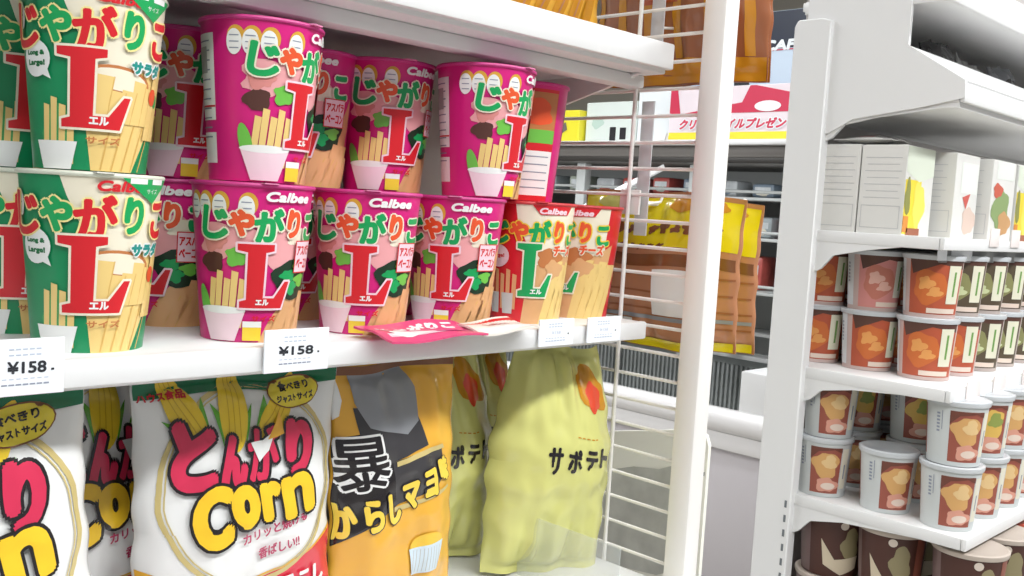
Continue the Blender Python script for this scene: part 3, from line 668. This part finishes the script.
# goods behind the sloping front
for i, (x, y, s_, m_) in enumerate(((1.63, .715, .05, FM['smoke']), (1.78, .70, .055, FM['char']), (1.93, .71, .05, FM['silver']), (2.10, .70, .055, FM['smoke']))):
    o = pillow('bin_packet', .13, .13+.01*(i % 2), .045, m_, m_, Art().blob(0, .09, .03, .02, FM['char'] if i % 2 else FM['breadred'], 2, i), seed=30+i, wr=2, nu=24, nv=26)
    tag(o, ['grey packet in the bin behind the sloping front, nearest the end panel', 'dark packet in the sloping-front bin beside the nearest grey one', 'silver packet in the sloping-front bin at the right edge', 'second grey packet deep in the sloping-front bin'][i], 'packet')
    o.location = (x, y, H+.2); o.rotation_euler = (math.radians(-14), math.radians(6*(-1)**i), 0)
o = tag(obj('red_carton', bx(-.05, .05, -.03, .03, 0, .08, bev=.002), mat('carton_redbrown', '#8E4438', .5, vary=.05)), 'red brown carton on the topmost shelf of the soup rack', 'box'); o.location = (1.62, .66, H+.366)

# soup cups
def make_soup(name, base, pic, r0, r1, h, lid, side=True, kind=0):
    t = thing(name, 'x', 'soup cup'); bm = B()
    lathe(bm, [(0, .004), (r0-.003, .004), (r0-.003, 0), (r0, 0), ((r0+r1)/2, h*.5), (r1, h)], 64); bmesh.ops.recalc_face_normals(bm, faces=bm.faces)
    mats = [base]; rm = (r0+r1)/2
    a = Art(); pic(a, h)
    a.bake(bm, mats, lambda u, v, e: ((r0+(r1-r0)*v/h+e)*math.sin(u/rm), -(r0+(r1-r0)*v/h+e)*math.cos(u/rm), v), du=.006, dv=.03, off=.00012, clip=(-PI*rm, PI*rm, .001, h-.001))
    KEEP.add(id(bm)); obj('body', bm, mats, t)
    bm = lathe(B(), [(r1-.001, h-.006), (r1+.002, h-.006), (r1+.003, h-.003), (r1+.003, h+.001), (r1-.001, h+.0025), (r1-.005, h+.001), (0, h+.001)], 64)
    obj('lid', bm, lid, t); return Proto(t)
def pm(n_, hx): return mat('soup_'+n_, hx, .45)
def pic_potato(fill, fill2, seed):
    def f(a, h):
        a.rect(.0, h*.47, .050, h*.80, pm('maroon', '#9A5344'), 1)
        a.blob(.0, h*.56, .021, h*.23, fill, 2, seed, .2); a.blob(.006, h*.62, .011, h*.12, fill2, 2.4, seed+3, .25)
        a.blob(.004, h*.22, .019, h*.12, pm('rose', '#D79A86'), 2.2, seed+5, .2); a.ell(.006, h*.2, .012, h*.06, pm('bowl', '#E3CFC0'), 2.6)
        a.poly([(-.025, h*.87), (.025, h*.87), (.025, h*.78), (.012, h*.84), (-.012, h*.8), (-.025, h*.66)], pm('umber', '#6E3F33'), 2.8)
        a.rect(.034, h*.5, .014, h*.7, pm('cream', '#E2DECB'), 1.2); a.rect(.034, h*.45, .003, h*.25, INKG, 1.5)
        for k in range(6): a.rect(-.042, h*(.80-.055*k), .005, h*.03, INKG, 1.5)
        a.rect(-.036, h*.7, .0012, h*.3, INKG, 1.5)
        a.rect(.085, h*.5, .04, h*.75, pm('cream', '#E2DECB'), 1.2); a.rect(-.085, h*.5, .03, h*.8, pm('maroon', '#9A5344'), 1.2)
    return f
def pic_soup(bg, f1, f2, lab):
    def f(a, h):
        a.rect(0, h*.5, .092, h*.88, bg, 1)
        a.poly([(-.046, h*.94), (.046, h*.94), (.046, h*.80), (.0, h*.88), (-.04, h*.70)], pm('dark', '#5A3A30'), 1.5)
        a.blob(-.012, h*.5, .026, h*.28, f1, 2, 3, .14); a.blob(-.018, h*.56, .012, h*.10, f2, 2.4, 7, .3); a.blob(-.004, h*.42, .011, h*.08, f2, 2.4, 9, .3)
        a.rect(.026, h*.55, .024, h*.62, lab, 3); a.rect(.026, h*.56, .004, h*.4, mat('soup_kelly', '#6E9A4B', .5), 3.3)
        a.rect(.01, h*.12, .05, h*.08, pm('bowl', '#E3CFC0'), 3); 
        a.rect(-.072, h*.5, .030, h*.86, pm('pale', '#D5D9DC'), 1.4)
        for k in range(6): a.rect(-.070, h*(.78-.06*k), .006, h*.035, INKG, 1.8)
        a.rect(.085, h*.5, .03, h*.86, pm('pale', '#D5D9DC'), 1.4)
    return f
def pic_dark(a, h):
    a.rect(.0, h*.5, .07, h*.96, pm('choc', '#4A2A22'), 1); a.poly([(-.035, h*.62), (-.012, h*.30), (.032, h*.36), (.03, h*.15), (.0, h*.05), (-.03, h*.2)], pm('bone', '#CDBFA6'), 2)
    a.blob(.014, h*.55, .016, h*.26, pm('olive', '#8E8462'), 1.6, 5, .2); a.ell(.0, h*.86, .0065, .0065, pm('bone2', '#D8CBBE'), 2.4)
    a.rect(.048, h*.5, .02, h*.96, pm('rust', '#8A4F3F'), 1.2); a.rect(.085, h*.5, .04, h*.96, pm('olive', '#8E8462'), 1.1); a.rect(-.08, h*.5, .05, h*.96, pm('mauve', '#7A6462'), 1.1)
soupw = pm('white', '#C9CDCC'); lidg = mat('lid_grey', '#C9CDD0', .25, coat=.3)
PR = dict(
 p1=make_soup('soup_cup', soupw, pic_potato(pm('potato', '#D3A366'), pm('butter', '#E1C08A'), 2), .038, .0445, .098, lidg),
 p2=make_soup('soup_cup', soupw, pic_potato(pm('corn', '#D9B25A'), pm('herb', '#8F9A4E'), 6), .038, .0445, .098, lidg),
 s1=make_soup('soup_cup', pm('rose2', '#C9B2AC'), pic_soup(pm('red', '#B55538'), pm('orange', '#C96A33'), pm('amber', '#DE9A55'), pm('label', '#E0DDC6')), .039, .0455, .098, lidg),
 s2=make_soup('soup_cup', pm('rose2', '#C9B2AC'), pic_soup(pm('pink', '#D58C86'), pm('rosy', '#C77A68'), pm('blush', '#E3B3A4'), pm('label2', '#E4E2D2')), .039, .0455, .098, lidg),
 s3=make_soup('soup_cup', pm('warm', '#B7A9A2'), pic_soup(pm('forest', '#574A38'), pm('moss', '#8B8A5A'), pm('pear', '#C9CFA0'), pm('label', '#E0DDC6')), .039, .0455, .098, lidg),
 d1=make_soup('noodle_cup', pm('choc', '#4A2A22'), pic_dark, .046, .053, .105, mat('lid_cream', '#BDB0A4', .4)))
colw = ['nearest open end', 'second from open end', 'third from open end', 'fourth from open end', 'fifth from open end']
roww = ['front', 'middle', 'back']
def stock(z, cols, rows, kinds, ang, desc, group, dz, hide=(), jit=.004, rnd=3, up_skip=()):
    r = random.Random(rnd)
    for i, x in enumerate(cols):
        for j, y in enumerate(rows):
            if (i, j) in hide: continue
            for l in range(2):
                if (l, i, j) in up_skip: continue
                kk = kinds(i, j, l); jx, jy = r.uniform(-jit, jit)*(1 if l == 0 else .5), r.uniform(-jit, jit)*(1 if l == 0 else .5)
                PR[kk].put((x+jx, y+jy, z+l*dz), (0, 0, face_cam(x, y, ang(i, j, l))), '%s, %s in its stack, %s row, %s' % (desc[kk], 'upper' if l else 'lower', roww[j], colw[i]), group)
DESC = dict(p1='white potato soup cup', p2='white yellow pictured soup cup', s1='red orange soup cup', s2='pink soup cup', s3='dark green soup cup', d1='dark brown noodle cup')
# shelf D: white potato soup cups
stock(H-.4515, (1.557, 1.66, 1.762, 1.866, 1.97), (.557, .66, .765), lambda i, j, l: 'p2' if (i in (1, 4) and l) or (i, j) == (3, 0) else 'p1', lambda i, j, l: (18, 22, 6)[j]+(5 if l else 0)+(-18 if (l and j == 1) else 0), DESC, 'white soup cups on the shelf below the red soup cups', .1002,
      hide=((4, 2),), jit=.003, up_skip=((1, 0, 1),))
# shelf C: red, pink, green
stock(H-.2355, (1.602, 1.702, 1.808, 1.912, 2.012), (.632, .728, .823), lambda i, j, l: 's2' if (l and i == 0 and j == 1) else 's3' if (l and i >= 1 and j == 0) or i >= 2 else 's1', lambda i, j, l: (10, 24, 8)[j]+(4 if l else 0), DESC, 'soup cups on the shelf below the cartons', .1002, jit=.002, rnd=5)
# shelf E: dark noodle cups
stock(H-.6895, (1.562, 1.684, 1.806, 1.93), (.520, .64, .745), lambda i, j, l: 'd1', lambda i, j, l: (6, -8, 12)[j]+10*l, DESC, 'dark brown noodle cups at the bottom of view', .1072, jit=.002, hide=((3, 2),), up_skip=((1, 2, 0), (1, 3, 0)))
o = tag(obj('red_can', lathe(B(), [(0, 0), (.030, 0), (.032, .004), (.032, .095), (.029, .1), (0, .1)], 48), mat('can_red', '#B8503C', .35)), 'plain red container standing on the dark noodle cups at the right edge', 'can')
o.location = (1.80, .515, H-.5818)

# boxed soups on shelf B
def carton(w_, d, h, label, loc, front, rz=0):
    t = thing('soup_carton', label, 'box', loc, rz); cm = mat('carton_white', '#DCDBD6', .5); mats = [cm]
    bm = bx(0, w_, 0, d, 0, h, bev=.0012); a = Art(); front(a)
    a.bake(bm, mats, lambda u, v, e: (u, -e-.0002, v), du=.3, dv=.3, clip=(.001, w_-.001, .001, h-.001))
    b = Art()
    for k in range(7): b.rect(d*.5, h*(.86-.075*k), d*(.8-.1*(k % 2)), .0010, mat('carton_text', '#BFC0C0', .5), 2)
    b.line([(.006, .01), (d-.006, .01), (d-.006, h*.32), (.006, h*.32)], .0010, MATS['carton_text'], 2, closed=True)
    b.bake(bm, mats, lambda u, v, e: (-e-.0002, u, v), du=.3, dv=.3); KEEP.add(id(bm))
    obj('box_body', bm, mats, t, smooth=False)
    bm = bx(.003, w_-.003, .003, d-.003, h-.0006, h+.0008, bev=.0003); obj('top_flap', bm, cm, t, smooth=False)
K = lambda n_, hx: mat('carton_'+n_, hx, .45)
def f_yellow(a):
    a.rect(.03, .045, .06, .085, K('yellow', '#E7D13C'), 1); a.blob(.055, .05, .022, .035, K('yellow2', '#F0DC5E'), 1.5, 3); a.blob(.012, .06, .010, .03, K('olive', '#8B8B4A'), 1.7, 5); a.rect(.04, .006, .05, .012, K('brown', '#9A5A40'), 2); a.rect(.01, .018, .02, .025, K('orange', '#D98A3A'), 2)
    a.poly([(0, .14), (.12, .14), (.12, .10), (.05, .085), (0, .10)], K('mint', '#D9E0CF'), 1.2)
def f_white(a): a.poly([(.035,.068),(.068,.075),(.052,.048)], K('logored', '#C85A50'), 2); a.blob(.07, .03, .03, .022, K('skin', '#D9C2B4'), 1.2, 4); a.rect(.06, .1, .07, .05, K('mint2', '#E3E8E0'), 1)
def f_green(a): a.blob(.05, .05, .04, .035, K('basil', '#8AA06A'), 1.2, 6); a.blob(.03, .085, .022, .012, K('tomato', '#C7604C'), 1.6, 8); a.blob(.07, .03, .03, .02, K('toast', '#C79A6A'), 1.7, 4); a.rect(.06, .12, .08, .03, K('mint2', '#E3E8E0'), 1)
zB = H-.0078
carton(.105, .074, .140, 'white carton with yellow pictured front, nearest the open rack end', (1.508, .650, zB), f_yellow)
carton(.105, .068, .141, 'plain white carton directly behind the yellow-fronted carton', (1.508, .7265, zB), f_white)
carton(.100, .140, .138, 'white carton with a small red logo beside the yellow-fronted one', (1.632, .622, zB), f_white)
carton(.110, .150, .136, 'white carton with green leafy picture, cut by the right edge', (1.745, .604, zB), f_green)
carton(.110, .150, .136, 'white carton farther along the shelf past the green picture one', (1.868, .604, zB), f_yellow)
tag(place(pillow('flat_packet', .075, .10, .012, FM['white'], FM['silver'], Art().rect(0, .05, .06, .03, FM['redtxt'], 2), seed=44, nu=16, nv=16, wr=.5), (1.56, .79, H+.1415), (math.radians(-90), 0, 0), 'x'), 'thin white and red packet lying on top of the rear plain carton', 'packet').location = (1.555, .682, H+.1425)
# small shelf tags on B
for x, lab in ((1.70, 'small white price card on the carton shelf below the red logo carton'), (1.80, 'small white price card on the carton shelf below the green picture carton')):
    t = thing('price_card', lab, 'price tag', (x, .5765, H-.018)); obj('card', bx(-.02, .02, -.001, .001, 0, .03, bev=.0004), mat('card_pale', '#EFE6E2', .4), t)
    obj('holder', bx(-.018, .018, .0, .0015, 0, .008), WIRE, t)
for x, lab in ((1.585, 'white price card at the corner of the red soup shelf'), (1.70, 'white price card along the red soup shelf, second from the corner'), (1.84, 'white price card on the red soup shelf near the right edge')):
    t = thing('price_card', lab, 'price tag', (x, .5465, H-.256)); obj('card', bx(-.028, .028, -.001, .001, 0, .03, bev=.0004), MATS['card_pale'], t)
    obj('holder', bx(-.018, .018, .0, .0015, 0, .008), WIRE, t)

# ---------------------------------------------------------------- freezer across the aisle
XF = 2.8
fz = thing('open_freezer', 'long white open freezer across the aisle with shelves above it', 'freezer', (0, 0, 0))
fw = mat('freezer_panel', '#D5D0D3', .35, vary=.02, bscale=2); fd = mat('freezer_inner', '#85898B', .5, vary=.15, bscale=6); fl = mat('freezer_light_grey', '#B5B8B6', .4, vary=.06)
Y0, Y1 = 1.0, 4.2
obj('front_panel', bx(XF, XF+.06, Y0, Y1, .04, H-.70, bev=.004), fw, fz)
obj('kick_panel', bx(XF+.07, XF+.9, Y0, Y1, 0, .11, bev=.004), mat('freezer_kick', '#8F8C8C', .5), fz)
bm = B(); tube(bm, (XF+.005, Y0, H-.665), (XF+.005, Y1, H-.665), .042, 20); box(bm, XF-.02, XF+.06, Y0, Y1, H-.76, H-.70, bev=.01); obj('bumper_rail', bm, mat('bumper_white', '#EDEBEA', .25, coat=.3), fz)
bm = B(); 
for y in (1.95, 2.9, 3.8): box(bm, XF-.002, XF+.002, y, y+.006, .14, H-.77)
obj('panel_seam', bm, mat('seam_grey', '#A5A1A4', .6), fz, smooth=False)
obj('well_floor', bx(XF+.06, XF+.8, Y0, Y1, H-.92, H-.90), fd, fz, smooth=False)
bm = B(); box(bm, XF+.76, XF+.78, Y0, Y1, H-.90, H-.54)
for i in range(int((Y1-1.7)/.022)): box(bm, XF+.745, XF+.76, 1.7+.022*i, 1.708+.022*i, H-.80, H-.60)
obj('air_grille', bm, mat('grille_grey', '#B4B8B6', .4), fz, smooth=False)
bm = B(); box(bm, XF+.70, XF+.80, Y0, Y1, H-.565, H-.545, bev=.004); box(bm, XF+.65, XF+.80, Y0, Y1, H-.455, H-.44, bev=.004); obj('rear_ledge', bm, WHITE, fz)
obj('end_divider', bx(XF+.01, XF+.80, 1.60, 1.70, H-.72, H-.49, bev=.006), WHITE, fz)
obj('rear_wall', bx(XF+.80, XF+.86, Y0, Y1, .12, H+.24, bev=.003), mat('freezer_rear', '#9FA19F', .5, vary=.05, bscale=3), fz)
for z in (-.26, -.06, .09):
    bm = B(); box(bm, XF+.42, XF+.80, Y0, Y1, H+z-.012, H+z, bev=.003); tube(bm, (XF+.42, Y0, H+z+.02), (XF+.42, Y1, H+z+.02), .006, 8); obj('inner_shelf', bm, fl, fz)
bm = B(); box(bm, XF-.02, XF+.86, Y0, Y1, H+.245, H+.262, bev=.004); obj('top_shelf', bm, WHITE, fz)
bm = B(); box(bm, XF, XF+.80, Y0, Y1, H+.205, H+.245, bev=.004); obj('freezer_canopy', bm, mat('canopy_grey', '#77736F', .5, vary=.08, bscale=3), fz)
bm = B(); box(bm, XF-.005, XF+.02, Y0, Y1, H+.188, H+.205, bev=.003); obj('canopy_edge', bm, mat('canopy_dark', '#35322F', .5), fz)
for y in (1.62, 2.17, 2.75, 3.4):
    obj('shelf_support', bx(XF+.38, XF+.42, y, y+.05, H-.54, H+.205, bev=.004), fl, fz)
bm = tube(B(), (XF+.3, 2.28, H+.19), (XF-.0, 2.72, H-.12), .012, 10); obj('prop_bar', bm, WHITE, fz)
tubes = mat('freezer_tube', '#F2F8FF', .4, emit=5)
bm = tube(B(), (XF+.36, 1.2, H-.115), (XF+.36, 1.72, H-.115), .02, 12); obj('freezer_lamp', bm, tubes, fz)
ld = bpy.data.lights.new('canopy_fill', 'AREA'); ld.shape = 'RECTANGLE'; ld.size = .12; ld.size_y = 2.6; ld.energy = 7; ld.color = (.95, .98, 1)  # unseen fill light added below the canopy to brighten the freezer shelves
lo = bpy.data.objects.new('canopy_fill', ld); COL.objects.link(lo); lo.parent = fz; lo.location = (XF+.12, 2.6, H+.185); lo.rotation_euler = (0, math.radians(-25), 0)
# frozen packets in the well and on the shelves behind
r = random.Random(11)
pal = [mat('frozen_'+str(i), hx, .35, vary=.3, bscale=25) for i, hx in enumerate(('#9AA3A6', '#B8554E', '#C9CDCF', '#6E7B74', '#D8D2C2', '#7E8C9A', '#C58D76', '#A9B0A2'))]
where = ['in the freezer well', 'on the lowest freezer shelf', 'on the middle freezer shelf', 'on the upper freezer shelf']
lv = [(XF+.16, H-.90, .28, .21, .22), (XF+.50, H-.26, .14, .13, .15), (XF+.50, H-.06, .14, .12, .10), (XF+.50, H+.09, .14, .12, .07)]
for l, (x, z, st, w_, h_) in enumerate(lv):
    y = 1.78; k = 0
    while y < 3.9:
        hh = h_*r.uniform(.75, 1.0); ww = w_*r.uniform(.8, 1)*.9; mt = pal[r.randrange(8)]
        bm = bx(0, .12, 0, ww, 0, hh, bev=.012); a = Art(); mts = [mt, pal[2], pal[(k+3) % 8]]
        a.rect(ww*.5, hh*.6, ww*.7, hh*.3, mts[1], 1); a.blob(ww*.5, hh*.3, ww*.3, hh*.16, mts[2], 1.5, k); a.bake(bm, mts, lambda u, v, e: (-e-.0005, u, v), du=1, dv=1); KEEP.add(id(bm))
        o = tag(obj('frozen_packet', bm, mts), 'pale frozen food packet ' + where[l], 'packet', 'frozen packets ' + where[l])
        o.location = (x, y, z); k += 1; y += st*r.uniform(.95, 1.25)
# signs and boxes on top of the freezer
zs = H+.2625
S_ = lambda n_, hx: mat('sign_'+n_, hx, .4)
def sign(name, label, x, y0, y1, z0, z1, base, art, depth=.05, cat='box'):
    bm = bx(0, depth, 0, y1-y0, 0, z1-z0, bev=.003); mts = [base]
    art.bake(bm, mts, lambda u, v, e: (-e*4-.0005, (y1-y0)-u, v), du=2, dv=2, clip=(.002, y1-y0-.002, .002, z1-z0-.002)); KEEP.add(id(bm))
    o = tag(obj(name, bm, mts, smooth=False), label, cat); o.location = (x, y0, z0); return o
a = Art(); a.poly([(.02,.01),(.20,.01),(.26,.13),(.06,.13)], S_('white', '#E6E6E0'), 1)
for k in range(4):
    a.poly([(.03+.05*k,.07),(.05+.05*k,.07),(.075+.05*k,.125),(.055+.05*k,.125)], S_('black', '#2B2A2E'), 2); a.poly([(.035+.045*k,.02),(.065+.045*k,.02),(.07+.045*k,.055),(.05+.045*k,.06)], S_('black', '#2B2A2E'), 2)
a.poly([(.20,.0),(.215,.0),(.28,.14),(.265,.14)], S_('black', '#2B2A2E'), 3); a.poly([(.25,.07),(.29,.09),(.30,.06),(.27,.045)], S_('grey', '#77706A'), 3)
sign('yellow_sign_box', 'yellow carton with slanted black lettering on top of the freezer', 2.95, 2.60, 2.96, zs, H+.40, S_('yellow', '#EDE23A'), a)
a = Art().rect(.14, .04, .03, .06, S_('black', '#2B2A2E'), 2).rect(.19, .045, .03, .045, S_('black', '#2B2A2E'), 2).blob(.06, .09, .03, .025, S_('mint', '#BFD6CB'), 1.5, 3)
sign('pale_carton', 'pale greenish white carton with two dark marks beside the yellow one', 2.98, 2.335, 2.59, zs, H+.43, S_('pale', '#DDE6E0'), a, depth=.12)
sign('white_carton', 'plain tall white carton on the freezer left of the red lettered display', 2.97, 2.165, 2.325, zs, H+.47, S_('plain', '#E9EEF0'), Art().rect(.08, .1, .12, .003, S_('mint', '#BFD6CB'), 2), depth=.14)
a = Art(); a.rect(.26, .025, .6, .03, S_('pyel', '#F0D93A'), 1); a.rect(.26, .008, .6, .014, S_('plain', '#E9EEF0'), 1.4)
a.text('クリアファイルプレゼント', .28, .068, .46, .038, S_('rose', '#C93552'), 3, shear=.3, bold=.002, outline=((.004, S_('plain', '#E9EEF0')),)); a.poly([(0,.11),(.0,.2),(.03,.2),(.05,.10)], S_('rose', '#C93552'), 1.3)
a.poly([(.05,.105),(.52,.105),(.52,.16),(.33,.2),(.30,.14)], S_('rose', '#C93552'), 1.2); a.ell(.40, .125, .05, .018, S_('plain', '#E9EEF0'), 2)
sign('gift_display', 'white display with red slanted lettering and yellow stripe on the freezer', 2.93, 1.62, 2.15, zs, H+.46, S_('blush', '#E6DADF'), a, depth=.03, cat='sign')
a = Art(); a.rect(.3, .40, .7, .14, S_('navy', '#0E1A30'), 1); a.text('M CAFÉ', .335, .345, .22, .045, S_('plain', '#E9EEF0'), 2, shear=.2, bold=.003); a.poly([(0,.0),(.6,.0),(.6,.2),(.42,.13),(.2,.04)], S_('rose', '#C93552'), 1.5)
a.rect(.3, .325, .7, .004, S_('rose', '#C93552'), 2); a.blob(.22, .22, .03, .06, S_('black', '#2B2A2E'), 2, 5); a.blob(.16, .12, .05, .04, S_('grey', '#77706A'), 2, 8)
sign('cafe_poster_stand', 'pale blue poster with navy top, white cafe lettering and red sweep', 3.02, 1.53, 2.13, zs, H+.72, S_('sky', '#C6D6E6'), a, depth=.02, cat='sign')

# ---------------------------------------------------------------- output look
sc.view_settings.view_transform = 'Standard'; sc.view_settings.look = 'None'; sc.view_settings.gamma = 1; sc.view_settings.exposure = .08
try: sc.view_settings.use_curve_mapping = False
except Exception: pass
sc.cycles.max_bounces = 6; sc.cycles.diffuse_bounces = 3
